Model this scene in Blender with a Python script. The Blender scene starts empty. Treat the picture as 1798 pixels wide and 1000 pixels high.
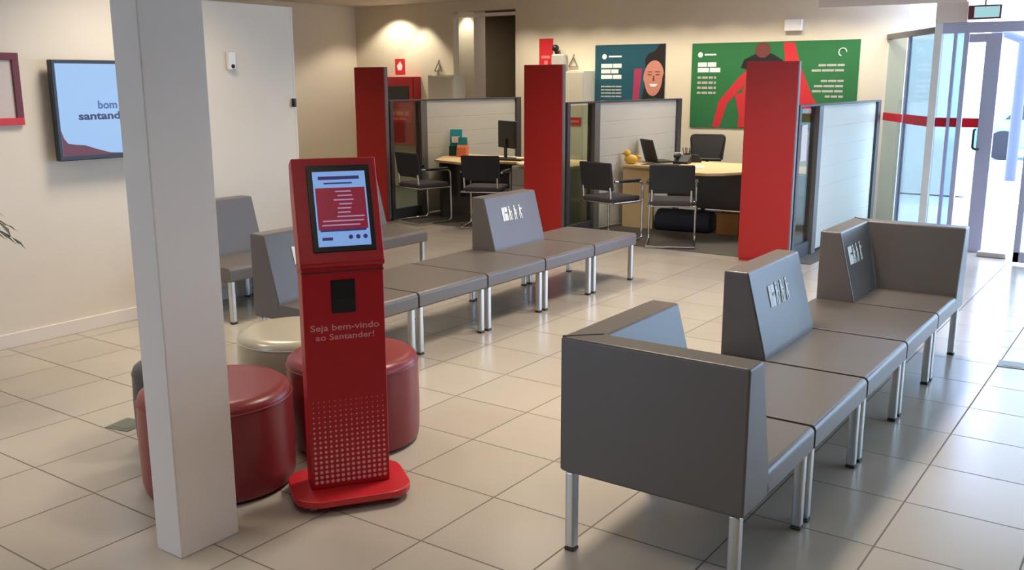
import bpy, bmesh, math, random
from mathutils import Vector, Matrix
random.seed(7)
S = bpy.context.scene
COL = S.collection
PI = math.pi

# ------------------------------------------------------------------ materials
def lin(c):
    return tuple((v / 255 / 12.92) if v / 255 <= .04045 else ((v / 255 + .055) / 1.055) ** 2.4 for v in c) + (1,)

def mat(name, rgb, rough=.5, metal=0., bump=0., bscale=60., vary=0., vscale=4., spec=.5, coat=0.):
    m = bpy.data.materials.new(name); m.use_nodes = True
    nt = m.node_tree; b = nt.nodes['Principled BSDF']
    b.inputs['Base Color'].default_value = lin(rgb)
    b.inputs['Roughness'].default_value = rough
    b.inputs['Metallic'].default_value = metal
    b.inputs['Specular IOR Level'].default_value = spec
    if coat:
        b.inputs['Coat Weight'].default_value = coat; b.inputs['Coat Roughness'].default_value = .25
    tc = nt.nodes.new('ShaderNodeTexCoord')
    if vary:
        n = nt.nodes.new('ShaderNodeTexNoise'); n.inputs['Scale'].default_value = vscale; n.inputs['Detail'].default_value = 4
        nt.links.new(tc.outputs['Object'], n.inputs['Vector'])
        mx = nt.nodes.new('ShaderNodeMixRGB'); c = lin(rgb)
        mx.inputs[1].default_value = tuple(x * (1 - vary) for x in c[:3]) + (1,)
        mx.inputs[2].default_value = tuple(min(1, x * (1 + vary)) for x in c[:3]) + (1,)
        nt.links.new(n.outputs['Fac'], mx.inputs[0]); nt.links.new(mx.outputs[0], b.inputs['Base Color'])
    if bump:
        n = nt.nodes.new('ShaderNodeTexNoise'); n.inputs['Scale'].default_value = bscale; n.inputs['Detail'].default_value = 5
        nt.links.new(tc.outputs['Object'], n.inputs['Vector'])
        bp = nt.nodes.new('ShaderNodeBump'); bp.inputs['Strength'].default_value = bump; bp.inputs['Distance'].default_value = .01
        nt.links.new(n.outputs['Fac'], bp.inputs['Height']); nt.links.new(bp.outputs[0], b.inputs['Normal'])
    return m

def emis(name, rgb, k):
    m = bpy.data.materials.new(name); m.use_nodes = True
    b = m.node_tree.nodes['Principled BSDF']
    b.inputs['Base Color'].default_value = lin(tuple(c * .3 for c in rgb)); b.inputs['Roughness'].default_value = .3
    b.inputs['Emission Color'].default_value = lin(rgb); b.inputs['Emission Strength'].default_value = k
    return m

def glass(name, tint, refl=.08):
    m = bpy.data.materials.new(name); m.use_nodes = True
    nt = m.node_tree; nt.nodes.clear()
    o = nt.nodes.new('ShaderNodeOutputMaterial'); t = nt.nodes.new('ShaderNodeBsdfTransparent')
    t.inputs[0].default_value = lin(tint)
    g = nt.nodes.new('ShaderNodeBsdfGlossy'); g.inputs['Roughness'].default_value = .05
    lw = nt.nodes.new('ShaderNodeLayerWeight'); lw.inputs['Blend'].default_value = .5
    pw = nt.nodes.new('ShaderNodeMath'); pw.operation = 'POWER'; pw.inputs[1].default_value = 5
    nt.links.new(lw.outputs['Facing'], pw.inputs[0])
    f = nt.nodes.new('ShaderNodeMath'); f.operation = 'MULTIPLY_ADD'; f.inputs[1].default_value = .8; f.inputs[2].default_value = .04
    nt.links.new(pw.outputs[0], f.inputs[0])
    mx = nt.nodes.new('ShaderNodeMixShader')
    nt.links.new(f.outputs[0], mx.inputs[0]); nt.links.new(t.outputs[0], mx.inputs[1]); nt.links.new(g.outputs[0], mx.inputs[2])
    nt.links.new(mx.outputs[0], o.inputs[0])
    return m

def film(name, rgb):
    m = bpy.data.materials.new(name); m.use_nodes = True
    nt = m.node_tree; b = nt.nodes['Principled BSDF']; o = nt.nodes['Material Output']
    b.inputs['Base Color'].default_value = lin(rgb); b.inputs['Roughness'].default_value = .5
    t = nt.nodes.new('ShaderNodeBsdfTranslucent'); t.inputs[0].default_value = lin(rgb)
    mx = nt.nodes.new('ShaderNodeMixShader'); mx.inputs[0].default_value = .5
    nt.links.new(b.outputs[0], mx.inputs[1]); nt.links.new(t.outputs[0], mx.inputs[2]); nt.links.new(mx.outputs[0], o.inputs[0])
    return m

def tile_mat():
    m = bpy.data.materials.new('floor_tile'); m.use_nodes = True
    nt = m.node_tree; b = nt.nodes['Principled BSDF']
    tc = nt.nodes.new('ShaderNodeTexCoord'); mp = nt.nodes.new('ShaderNodeMapping')
    mp.vector_type = 'TEXTURE'
    mp.inputs['Location'].default_value = (-2.186 - 40 * .472, 2.027 - 40 * .467, 0)
    mp.inputs['Scale'].default_value = (.472, .467, 1)
    nt.links.new(tc.outputs['Object'], mp.inputs['Vector'])
    br = nt.nodes.new('ShaderNodeTexBrick'); br.offset = 0; br.squash = 1
    br.inputs['Scale'].default_value = 1; br.inputs['Brick Width'].default_value = 1; br.inputs['Row Height'].default_value = 1
    br.inputs['Mortar Size'].default_value = .009; br.inputs['Mortar Smooth'].default_value = .3; br.inputs['Bias'].default_value = 0
    br.inputs['Color1'].default_value = lin((183, 173, 160)); br.inputs['Color2'].default_value = lin((175, 165, 152))
    br.inputs['Mortar'].default_value = lin((104, 94, 82))
    nt.links.new(mp.outputs[0], br.inputs['Vector'])
    n = nt.nodes.new('ShaderNodeTexNoise'); n.inputs['Scale'].default_value = 2.3; n.inputs['Detail'].default_value = 6
    nt.links.new(tc.outputs['Object'], n.inputs['Vector'])
    rp = nt.nodes.new('ShaderNodeMapRange'); rp.inputs[3].default_value = .93; rp.inputs[4].default_value = 1.07
    nt.links.new(n.outputs['Fac'], rp.inputs[0])
    mx = nt.nodes.new('ShaderNodeMixRGB'); mx.blend_type = 'MULTIPLY'; mx.inputs[0].default_value = 1
    nt.links.new(br.outputs['Color'], mx.inputs[1]); nt.links.new(rp.outputs[0], mx.inputs[2])
    nt.links.new(mx.outputs[0], b.inputs['Base Color'])
    rr = nt.nodes.new('ShaderNodeMapRange'); rr.inputs[3].default_value = .22; rr.inputs[4].default_value = .7
    nt.links.new(br.outputs['Fac'], rr.inputs[0]); nt.links.new(rr.outputs[0], b.inputs['Roughness'])
    bp = nt.nodes.new('ShaderNodeBump'); bp.invert = True; bp.inputs['Strength'].default_value = .4; bp.inputs['Distance'].default_value = .004
    nt.links.new(br.outputs['Fac'], bp.inputs['Height']); nt.links.new(bp.outputs[0], b.inputs['Normal'])
    return m

M = dict(
    tile=tile_mat(),
    carpet=mat('carpet', (92, 86, 78), .95, bump=.4, bscale=300, vary=.12, vscale=60),
    wall=mat('wall_paint', (226, 215, 199), .75, bump=.05, bscale=120, vary=.02),
    wallfar=mat('wall_paint_far', (222, 209, 184), .8, bump=.05, bscale=120, vary=.02),
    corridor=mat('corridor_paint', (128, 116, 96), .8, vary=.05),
    white=mat('white_paint', (228, 213, 202), .6, bump=.04, bscale=90, vary=.03, vscale=3),
    ceil=mat('ceiling_paint', (214, 206, 192), .9),
    base=mat('skirting_paint', (232, 222, 212), .45),
    vinyl=mat('grey_vinyl', (99, 92, 88), .32, bump=.07, bscale=220, vary=.05, vscale=5),
    seam=mat('seam', (58, 54, 52), .7),
    steel=mat('brushed_aluminium', (205, 206, 204), .32, .85),
    chrome=mat('chrome', (214, 214, 216), .14, 1.),
    black=mat('black_plastic', (24, 24, 27), .45),
    blackfab=mat('black_fabric', (44, 43, 46), .9, bump=.2, bscale=400),
    seatfab=mat('seat_fabric', (66, 62, 62), .9, bump=.2, bscale=400),
    redlac=mat('red_laminate', (176, 34, 30), .42, vary=.04, vscale=3),
    kioskred=mat('kiosk_red', (178, 14, 30), .38, vary=.03, vscale=4),
    kioskbase=mat('kiosk_base_red', (196, 38, 46), .33),
    ottred=mat('ottoman_red_vinyl', (128, 42, 46), .32, bump=.05, bscale=160, vary=.06),
    ottbeige=mat('ottoman_champagne_vinyl', (184, 174, 152), .28, .15, bump=.05, bscale=160),
    ottdark=mat('ottoman_charcoal_vinyl', (62, 62, 64), .35, bump=.05, bscale=160),
    ink=mat('white_ink', (238, 236, 230), .6),
    pink=mat('pale_red_ink', (226, 120, 120), .6),
    dot=mat('pale_dot_ink', (230, 160, 165), .5),
    wood=mat('pale_maple', (222, 190, 138), .5, vary=.06, vscale=7),
    woodedge=mat('maple_edge', (206, 176, 104), .5),
    greypost=mat('grey_post', (112, 109, 106), .45, .2),
    darkpost=mat('dark_post', (66, 66, 70), .5),
    slat=mat('slat_panel', (196, 192, 178), .55),
    lightgrey=mat('light_grey_laminate', (178, 174, 164), .55),
    darkgrey=mat('dark_grey_laminate', (68, 65, 64), .6),
    cab=mat('cream_metal', (206, 198, 178), .5),
    firered=mat('fire_cabinet_red', (172, 30, 42), .4),
    signred=mat('sign_red', (206, 42, 48), .45),
    darkglass=mat('dark_glass', (38, 40, 38), .12),
    glass=glass('clear_glass', (225, 232, 226)),
    green_glass=glass('greenish_glass', (184, 194, 190)),
    blue_glass=glass('bluish_glass', (176, 192, 218)),
    doormetal=mat('door_aluminium', (178, 178, 200), .4, .15),
    whitemetal=mat('white_metal', (232, 228, 222), .4),
    band=film('red_band_film', (206, 34, 60)),
    teal=mat('poster_teal', (22, 78, 92), .55, vary=.15, vscale=1.5),
    green=mat('poster_green', (40, 108, 58), .55, vary=.1, vscale=1.5),
    hair=mat('poster_hair', (28, 18, 20), .6),
    skin=mat('poster_skin', (196, 130, 110), .6),
    pinkc=mat('poster_pink', (160, 52, 84), .6),
    dgreen=mat('poster_dark_green', (14, 58, 46), .6),
    pred=mat('poster_red', (198, 40, 48), .6),
    pskin=mat('poster_brown', (110, 54, 50), .6),
    bezel=mat('bezel_black', (20, 20, 26), .3),
    frame=mat('maroon_frame', (104, 32, 40), .45),
    paper=mat('notice_paper', (206, 192, 186), .7),
    leaf=mat('palm_leaf', (34, 52, 34), .5),
    terra=mat('planter_grey', (90, 88, 84), .7),
    soil=mat('soil', (48, 38, 30), .95),
    yellow=mat('yellow_rubber', (222, 178, 70), .5),
    cup=mat('paper_white', (238, 230, 224), .7),
    tealplast=mat('teal_plastic', (40, 150, 160), .5),
    orange=mat('orange_card', (206, 110, 70), .6),
    navy=mat('navy_fabric', (26, 30, 48), .8),
    mesh=mat('chair_mesh', (70, 68, 64), .8),
    brownbox=mat('cardboard', (150, 104, 58), .8),
    brass=mat('floor_plate', (110, 114, 100), .45, .4),
    concrete=mat('pavement_concrete', (214, 214, 212), .8, vary=.05),
    facade=mat('street_wall', (226, 228, 226), .8),
    _asphalt=mat('asphalt', (170, 174, 180), .9),
    carblue=mat('car_turquoise', (120, 200, 205), .3),
    dblue=mat('street_post', (70, 78, 110), .5),
    tyre=mat('tyre', (30, 30, 34), .8),
    scr_blue=emis('screen_blue', (128, 168, 226), .8),
    scr_red=emis('screen_red', (150, 34, 62), .55),
    scr_dark=emis('screen_ink', (70, 56, 130), .45),
    scr_light=emis('screen_light', (190, 160, 200), .6),
    tv_blue=emis('tv_blue', (152, 186, 230), .85),
    tv_ink=emis('tv_ink', (52, 34, 92), .35),
    tv_ink2=emis('tv_ink_pale', (84, 112, 180), .5),
    tv_red=emis('tv_red', (120, 20, 34), .5),
    exitg=emis('exit_face', (170, 220, 225), .8),
)

# ------------------------------------------------------------------ mesh helpers
class MB:
    def __init__(s): s.bm = bmesh.new()
    def _add(s, tmp, mx=None):
        if mx is not None: tmp.transform(mx)
        me = bpy.data.meshes.new('tmp'); tmp.to_mesh(me); tmp.free()
        s.bm.from_mesh(me); bpy.data.meshes.remove(me); return s
    def box(s, a, b, bev=0, seg=2, mx=None):
        t = bmesh.new(); bmesh.ops.create_cube(t, size=1)
        for v in t.verts:
            v.co = Vector([(a[i] + b[i]) / 2 + v.co[i] * abs(b[i] - a[i]) for i in range(3)])
        if bev: bmesh.ops.bevel(t, geom=t.edges[:], offset=bev, segments=seg, profile=.5, affect='EDGES', clamp_overlap=True)
        return s._add(t, mx)
    def prism(s, pts, h0, h1, axis='z', bev=0, seg=2, mx=None):
        """pts: 2-D outline; extruded along axis. x: pts=(y,z)  y: pts=(x,z)  z: pts=(x,y)"""
        t = bmesh.new()
        def P(p, h): return {'x': (h, p[0], p[1]), 'y': (p[0], h, p[1]), 'z': (p[0], p[1], h)}[axis]
        A = [t.verts.new(P(p, h0)) for p in pts]; B = [t.verts.new(P(p, h1)) for p in pts]
        n = len(pts); t.faces.new(A); t.faces.new(B)
        for i in range(n): t.faces.new((A[i], A[(i + 1) % n], B[(i + 1) % n], B[i]))
        bmesh.ops.recalc_face_normals(t, faces=t.faces[:])
        if bev: bmesh.ops.bevel(t, geom=t.edges[:], offset=bev, segments=seg, profile=.5, affect='EDGES', clamp_overlap=True)
        return s._add(t, mx)
    def loft(s, rings, bev=0, seg=2, mx=None):
        t = bmesh.new(); R = [[t.verts.new(p) for p in r] for r in rings]; n = len(rings[0])
        t.faces.new(R[0]); t.faces.new(R[-1])
        for a, b in zip(R, R[1:]):
            for i in range(n): t.faces.new((a[i], a[(i + 1) % n], b[(i + 1) % n], b[i]))
        bmesh.ops.recalc_face_normals(t, faces=t.faces[:])
        if bev: bmesh.ops.bevel(t, geom=[e for e in t.edges], offset=bev, segments=seg, profile=.5, affect='EDGES', clamp_overlap=True)
        return s._add(t, mx)
    def lathe(s, prof, c=(0, 0, 0), n=40, mx=None):
        t = bmesh.new(); R = []
        for r, z in prof:
            R.append([t.verts.new((c[0] + max(r, 1e-4) * math.cos(2 * PI * k / n), c[1] + max(r, 1e-4) * math.sin(2 * PI * k / n), c[2] + z)) for k in range(n)])
        for a, b in zip(R, R[1:]):
            for i in range(n): t.faces.new((a[i], a[(i + 1) % n], b[(i + 1) % n], b[i]))
        t.faces.new(R[0]); t.faces.new(R[-1])
        bmesh.ops.recalc_face_normals(t, faces=t.faces[:])
        return s._add(t, mx)
    def cyl(s, p, q, r, n=20, r2=None):
        p, q = Vector(p), Vector(q); d = q - p
        t = bmesh.new(); bmesh.ops.create_cone(t, cap_ends=True, segments=n, radius1=r, radius2=r if r2 is None else r2, depth=d.length)
        return s._add(t, Matrix.Translation((p + q) / 2) @ d.to_track_quat('Z', 'Y').to_matrix().to_4x4())
    def tube(s, pts, r, n=12, fillet=.05, fs=5):
        P = [Vector(p) for p in pts]; out = [P[0]]
        for a, b, c in zip(P, P[1:], P[2:]):
            d1, d2 = (a - b), (c - b); f = min(fillet, d1.length * .49, d2.length * .49)
            s0, s1 = b + d1.normalized() * f, b + d2.normalized() * f
            for k in range(fs + 1):
                u = k / fs; out.append(s0.lerp(b, u).lerp(b.lerp(s1, u), u))
        out.append(P[-1])
        t = bmesh.new(); rings = []; up = None
        for i, p in enumerate(out):
            d = (out[min(i + 1, len(out) - 1)] - out[max(i - 1, 0)]).normalized()
            if up is None: up = d.orthogonal().normalized()
            up = (up - d * up.dot(d)).normalized(); w = d.cross(up)
            rings.append([t.verts.new(p + (up * math.cos(2 * PI * k / n) + w * math.sin(2 * PI * k / n)) * r) for k in range(n)])
        for a, b in zip(rings, rings[1:]):
            for i in range(n): t.faces.new((a[i], a[(i + 1) % n], b[(i + 1) % n], b[i]))
        t.faces.new(rings[0]); t.faces.new(rings[-1])
        bmesh.ops.recalc_face_normals(t, faces=t.faces[:])
        return s._add(t)
    def ball(s, c, r, sc=(1, 1, 1), n=20):
        t = bmesh.new(); bmesh.ops.create_uvsphere(t, u_segments=n, v_segments=n // 2, radius=r)
        return s._add(t, Matrix.Translation(c) @ Matrix.Diagonal((*sc, 1)))
    def text(s, body, size, mx, depth=.0006, bold=0., align='CENTER', maxw=None):
        c = bpy.data.curves.new('t', 'FONT'); c.body = body; c.size = size; c.extrude = depth; c.offset = bold
        c.align_x = align; c.align_y = 'CENTER'; c.resolution_u = 3
        o = bpy.data.objects.new('t', c); COL.objects.link(o); bpy.context.view_layer.update()
        me = bpy.data.meshes.new_from_object(o.evaluated_get(bpy.context.evaluated_depsgraph_get()))
        bpy.data.objects.remove(o); bpy.data.curves.remove(c)
        if maxw:
            xs = [v.co.x for v in me.vertices]; k = maxw / (max(xs) - min(xs)); me.transform(Matrix.Diagonal((k, 1, 1, 1)))
        me.transform(mx); s.bm.from_mesh(me); bpy.data.meshes.remove(me); return s

def obj(name, mb, m, parent=None, loc=(0, 0, 0), rotz=0, angle=35, label=None):
    bm = mb.bm
    me = bpy.data.meshes.new(name); bm.to_mesh(me); bm.free()
    for p in me.polygons: p.use_smooth = True
    me.set_sharp_from_angle(angle=math.radians(angle))
    me.materials.append(M[m] if isinstance(m, str) else m)
    o = bpy.data.objects.new(name, me); COL.objects.link(o)
    wn = o.modifiers.new('weighted_normals', 'WEIGHTED_NORMAL'); wn.keep_sharp = True; wn.weight = 60
    o.location = loc; o.rotation_euler = (0, 0, rotz)
    if parent: o.parent = parent
    if label: o['label'] = label
    return o

def tag(o, label, cat, group=None, kind=None):
    o['label'] = label; o['category'] = cat
    if group: o['group'] = group
    if kind: o['kind'] = kind
    return o

def thing(name, label, cat, loc=(0, 0, 0), rotz=0, group=None):
    o = bpy.data.objects.new(name, None); COL.objects.link(o)
    o.empty_display_size = .1; o.location = loc; o.rotation_euler = (0, 0, rotz)
    return tag(o, label, cat, group)

def struct(name, mb, m, parent=None, label=None, cat=None, **k):
    o = obj(name, mb, m, parent, **k)
    if not parent:
        o['kind'] = 'structure'
        o['label'] = label or name.replace('_', ' '); o['category'] = cat or name.split('_')[0]
    return o

def dup(root, loc, rotz=None, label=None, group=None, skip=()):
    r = root.copy(); COL.objects.link(r); r.location = loc
    if rotz is not None: r.rotation_euler = (0, 0, rotz)
    if label: r['label'] = label
    if group: r['group'] = group
    for ch in list(root.children):
        if ch.name.split('.')[0] in skip: continue
        c = ch.copy(); COL.objects.link(c); c.parent = r
        for g in list(ch.children):
            d = g.copy(); COL.objects.link(d); d.parent = c
    return r

# ------------------------------------------------------------------ room shell
YB = 11.8            # back wall
CH = 2.9             # ceiling
struct('floor', MB().box((-12.2, -3.2, -.1), (3.2, 12.1, 0)), 'tile', label='beige square tiled floor of the waiting hall', cat='floor')
struct('floor_carpet', MB().box((-11.5, 8.78, 0.0004), (-2.75, YB, .006)), 'carpet', label='dark grey carpet under the desks', cat='carpet')
struct('ceiling', MB().box((-12.2, -3.2, CH), (3.2, 10.46, CH + .1)).box((-12.2, 10.46, CH), (-2.6, 12.1, CH + .1)), 'ceil', label='plain ceiling of the hall', cat='ceiling')
# left partition wall (lower than the ceiling) with a panelled end
WL = -6.14
struct('wall_left', MB().box((WL - .12, -3.2, 0), (WL, 5.54, 2.30)), 'wall', label='cream partition wall on the left with the television', cat='wall')
struct('baseboard_left', MB().box((WL, -3.1, 0), (WL + .015, 5.54, .095), .004), 'base', label='pale skirting board along the left wall', cat='baseboard')
struct('trim_1', MB().box((WL - .13, 5.54, 0), (WL + .002, 5.565, 2.30), .003), 'wall', label='edge strip closing the end of the left wall', cat='trim')
struct('wall_recess', MB().box((-11.62, 4.0, 0), (-11.5, YB, CH)), 'wallfar', label='far side wall of the recess behind the left wall', cat='wall')
b = MB().box((-11.62, YB, 0), (-9.43, YB + .14, CH)).box((-8.255, YB, 0), (-2.75, YB + .14, CH)).box((-9.43, YB, 2.74), (-8.255, YB + .14, CH))
struct('wall_back', b, 'wallfar', label='cream back wall with the posters', cat='wall')
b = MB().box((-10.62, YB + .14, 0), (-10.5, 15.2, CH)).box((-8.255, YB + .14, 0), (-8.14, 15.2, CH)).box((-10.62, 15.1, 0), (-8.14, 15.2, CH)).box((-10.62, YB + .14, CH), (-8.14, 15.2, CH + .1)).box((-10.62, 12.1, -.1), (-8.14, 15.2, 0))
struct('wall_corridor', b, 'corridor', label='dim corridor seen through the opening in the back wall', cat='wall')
struct('trim_2', MB().box((-9.42, YB - .015, 2.655), (-8.262, YB + .1, 2.70), .004), 'base', label='pale head strip across the corridor opening', cat='trim')
struct('wall_corridor_pier', MB().box((-9.72, 12.25, 0), (-9.37, 12.55, CH - .001)), 'white', label='lit pale pier inside the corridor opening', cat='wall')
dr = struct('door_3', MB().box((-9.05, 15.05, 0), (-8.3, 15.095, 2.12), .005), 'darkgrey', label='dark door at the far end of the corridor', cat='door')
struct('door_handle', MB().box((-8.98, 15.0, 1.0), (-8.9, 15.05, 1.12), .01), 'steel', dr)
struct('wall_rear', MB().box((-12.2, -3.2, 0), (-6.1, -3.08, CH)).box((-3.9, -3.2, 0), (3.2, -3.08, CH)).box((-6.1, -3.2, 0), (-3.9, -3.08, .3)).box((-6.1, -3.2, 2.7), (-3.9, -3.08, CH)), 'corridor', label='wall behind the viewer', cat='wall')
w7 = struct('window_7', MB().box((-6.1, -3.16, .3), (-3.9, -3.1, .36)).box((-6.1, -3.16, 2.64), (-3.9, -3.1, 2.7)).box((-5.03, -3.16, .36), (-4.97, -3.1, 2.64)), 'doormetal', label='window in the wall behind the viewer', cat='window')
struct('window_pane', MB().box((-6.1, -3.135, .36), (-3.9, -3.128, 2.64)), 'glass', w7)
struct('wall_west', MB().box((-12.2, -3.2, 0), (-12.08, 12.1, CH)), 'wall', label='outermost wall beyond the left partition', cat='wall')
# square pillar
struct('pillar', MB().box((-2.955, 1.885, 0), (-2.807, 2.143, CH - .001), .006, 2), 'white', label='square off-white pillar standing in front of the ottomans', cat='pillar')

# ---- entrance facade (Y = 10.4), glazed return to the back wall, right-hand windows
FY = 10.4
b = MB().box((-2.16, FY - .05, 0), (-2.09, FY + .05, 2.25), .004)
w1 = struct('window_1', b, 'whitemetal', label='white metal post at the corner of the glazed entrance', cat='window')
# return glazing
A, B_ = Vector((-2.13, FY, 0)), Vector((-2.95, YB, 0))
d = (B_ - A); L = d.length; ang = math.atan2(d.y, d.x)
RM = Matrix.Translation(A) @ Matrix.Rotation(ang, 4, 'Z')
def rbox(x0, x1, y0, y1, z0, z1, bev=.003, mb=None):
    return (mb or MB()).box((x0, y0, z0), (x1, y1, z1), bev, 2, RM)
w2 = struct('window_2', rbox(.05, L, -.03, .03, 2.16, 2.22), 'greypost', label='glazed side screen between back wall and entrance post', cat='window')
struct('window_sill', rbox(.05, L, -.03, .03, 0, .06), 'greypost', w2)
struct('window_mullion', rbox(L * .52, L * .52 + .03, -.02, .02, .06, 2.16), 'doormetal', w2)
struct('window_pane', rbox(.05, L * .52, -.006, .006, .06, 2.16, 0), 'green_glass', w2)
struct('window_pane', rbox(L * .52 + .03, L - .02, -.006, .006, .06, 2.16, 0), 'glass', w2)
struct('red_band', rbox(.05, L * .52 - .004, .007, .012, 1.235, 1.335, 0), 'band', w2)
struct('red_band', rbox(L * .52 + .034, L - .02, .007, .012, 1.24, 1.33, 0), 'band', w2)
# sidelight
w3 = struct('window_3', MB().box((-2.09, FY - .03, 2.15), (3.05, FY + .03, 2.25), .004), 'doormetal', label='aluminium head rail of the glazed entrance front', cat='window')
struct('window_sill', MB().box((-2.09, FY - .03, 0), (-1.85, FY + .03, .08), .004), 'doormetal', w3)
struct('window_mullion', MB().box((-1.985, FY - .02, .08), (-1.955, FY + .02, 2.15), .003), 'doormetal', w3)
struct('window_mullion', MB().box((-1.89, FY - .025, .08), (-1.845, FY + .025, 2.15), .003), 'doormetal', w3)
struct('window_pane', MB().box((-2.09, FY - .006, .08), (-1.985, FY + .006, 2.15)), 'green_glass', w3)
struct('window_pane', MB().box((-1.955, FY - .006, .08), (-1.89, FY + .006, 2.15)), 'blue_glass', w3)
struct('red_band', MB().box((-2.09, FY - .012, 1.24), (-1.85, FY - .008, 1.33)), 'band', w3)
# doors
d1 = struct('door_1', MB().box((-1.69, FY - .028, .0), (-1.55, FY + .028, 2.14), .006).box((-1.84, FY - .025, 2.06), (-1.69, FY + .025, 2.14), .004).box((-1.84, FY - .025, .02), (-1.69, FY + .025, .10), .004), 'doormetal', label='glass entrance door leaf with a wide aluminium stile', cat='door')
struct('door_pane', MB().box((-1.84, FY - .006, .10), (-1.69, FY + .006, 2.06)), 'glass', d1)
struct('red_band', MB().box((-1.84, FY - .012, 1.24), (-1.69, FY - .008, 1.33)), 'band', d1)
struct('door_handle', MB().tube([(-1.71, FY - .028, 1.22), (-1.71, FY - .09, 1.22), (-1.71, FY - .09, 1.04), (-1.67, FY - .09, 1.03), (-1.67, FY - .028, 1.03)], .012), 'black', d1)
d2 = struct('door_2', MB().box((-1.20, FY - .52, .02), (-1.145, FY - .47, 2.14), .005).box((-1.20, FY - .52, .02), (-.35, FY - .47, .12), .005).box((-1.20, FY - .52, 2.06), (-.35, FY - .47, 2.14), .005).box((-.4, FY - .52, .02), (-.35, FY - .47, 2.14), .005), 'doormetal', label='open glass door leaf at the right edge of the entrance', cat='door')
struct('door_pane', MB().box((-1.145, FY - .5, .12), (-.4, FY - .49, 2.06)), 'glass', d2)
struct('red_band', MB().box((-1.145, FY - .508, 1.24), (-.4, FY - .503, 1.33)), 'band', d2)
w4 = struct('window_4', MB().box((-.3, FY - .03, 0), (-.24, FY + .03, 2.15), .004).box((1.3, FY - .03, 0), (1.36, FY + .03, 2.15), .004).box((-.3, FY - .03, 0), (3.05, FY + .03, .08), .004), 'doormetal', label='fixed glazing right of the entrance doors', cat='window')
struct('window_pane', MB().box((-.24, FY - .006, .08), (3.05, FY + .006, 2.15)), 'glass', w4)
struct('red_band', MB().box((-.24, FY - .012, 1.24), (3.05, FY - .008, 1.33)), 'band', w4)
# over the head rail: plaster on the left, clerestory glass above the doors
struct('wall_front', MB().box((-2.16, FY - .06, 2.25), (-1.87, FY + .06, CH)), 'white', label='white plaster panel above the entrance post', cat='wall')
struct('wall_front_soffit', MB().box((-3.3, FY - .15, 2.44), (-1.87, FY - .06, CH - .001)), 'white', label='grey ceiling drop above the glazed screen', cat='wall')
w5 = struct('window_5', MB().box((-1.87, FY - .02, CH - .06), (3.05, FY + .02, CH), .003), 'whitemetal', label='clerestory glazing above the entrance doors', cat='window')
struct('window_pane', MB().box((-1.87, FY - .006, 2.25), (3.05, FY + .006, CH - .06)), 'glass', w5)
# right-hand glazed front (outside the frame, brings the daylight)
w6 = struct('window_6', MB().box((3.05, 5.0, 0), (3.12, FY, .12), .004).box((3.05, 5.0, 2.5), (3.12, FY, 2.62), .004), 'doormetal', label='frame of the street windows on the right', cat='window')
for k in range(5):
    y = 5.0 + k * 1.335
    struct('window_mullion', MB().box((3.05, y, .12), (3.12, y + .06, 2.5), .003), 'doormetal', w6)
struct('window_pane', MB().box((3.08, 5.0, .12), (3.09, FY, 2.5)), 'glass', w6)
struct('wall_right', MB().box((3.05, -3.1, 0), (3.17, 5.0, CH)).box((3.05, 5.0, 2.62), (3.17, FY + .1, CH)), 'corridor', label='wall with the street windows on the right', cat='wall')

# ------------------------------------------------------------------ outside
struct('pavement', MB().box((-16, 12.1, -.12), (30, 40, -.02)).box((-2.7, FY + .03, -.12), (3.2, 12.1, -.005)).box((3.2, -12, -.12), (30, 12.1, -.02)), 'concrete', label='sunlit pavement outside the entrance', cat='pavement')
struct('wall_street', MB().box((-14, 15.4, 0), (-2.6, 15.7, 3.4)), 'facade', label='pale outer wall beside the entrance', cat='wall')
t = thing('parked_car', 'turquoise car parked outside the glass entrance', 'car', (-1.9, 24, -.02), 0)
obj('body', MB().prism([(-2.1, .25), (2.1, .25), (2.15, .7), (1.3, .85), (.7, 1.35), (-1.0, 1.38), (-1.7, .9), (-2.15, .8)], -.8, .8, 'y', .06, 3), 'carblue', t)
obj('side_window', MB().prism([(-1.35, .88), (1.05, .88), (.62, 1.28), (-.95, 1.3)], -.815, -.79, 'y'), 'darkglass', t)
for x in (-1.35, 1.35):
    obj('wheel', MB().cyl((x, -.83, .32), (x, -.6, .32), .32, 28), 'tyre', t)
tag(obj('street_post', MB().cyl((0, 0, -.02), (0, 0, 2.35), .09, 16).cyl((0, 0, 2.35), (-.5, 0, 2.55), .07, 12), 'dblue', loc=(-2.42, 18.5, 0)), 'dark blue post standing on the pavement outside the doors', 'post')

# ------------------------------------------------------------------ seating modules
UW, UD = .722, .70          # along the row (local y), depth (local x, front at +x)
def bprof(x0=0.0, top=.12, bot=.235): return [(x0, .315), (bot - .012, .315), (bot, .33), (bot - .012, .43), (top, .82), (x0, .82)]

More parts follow.
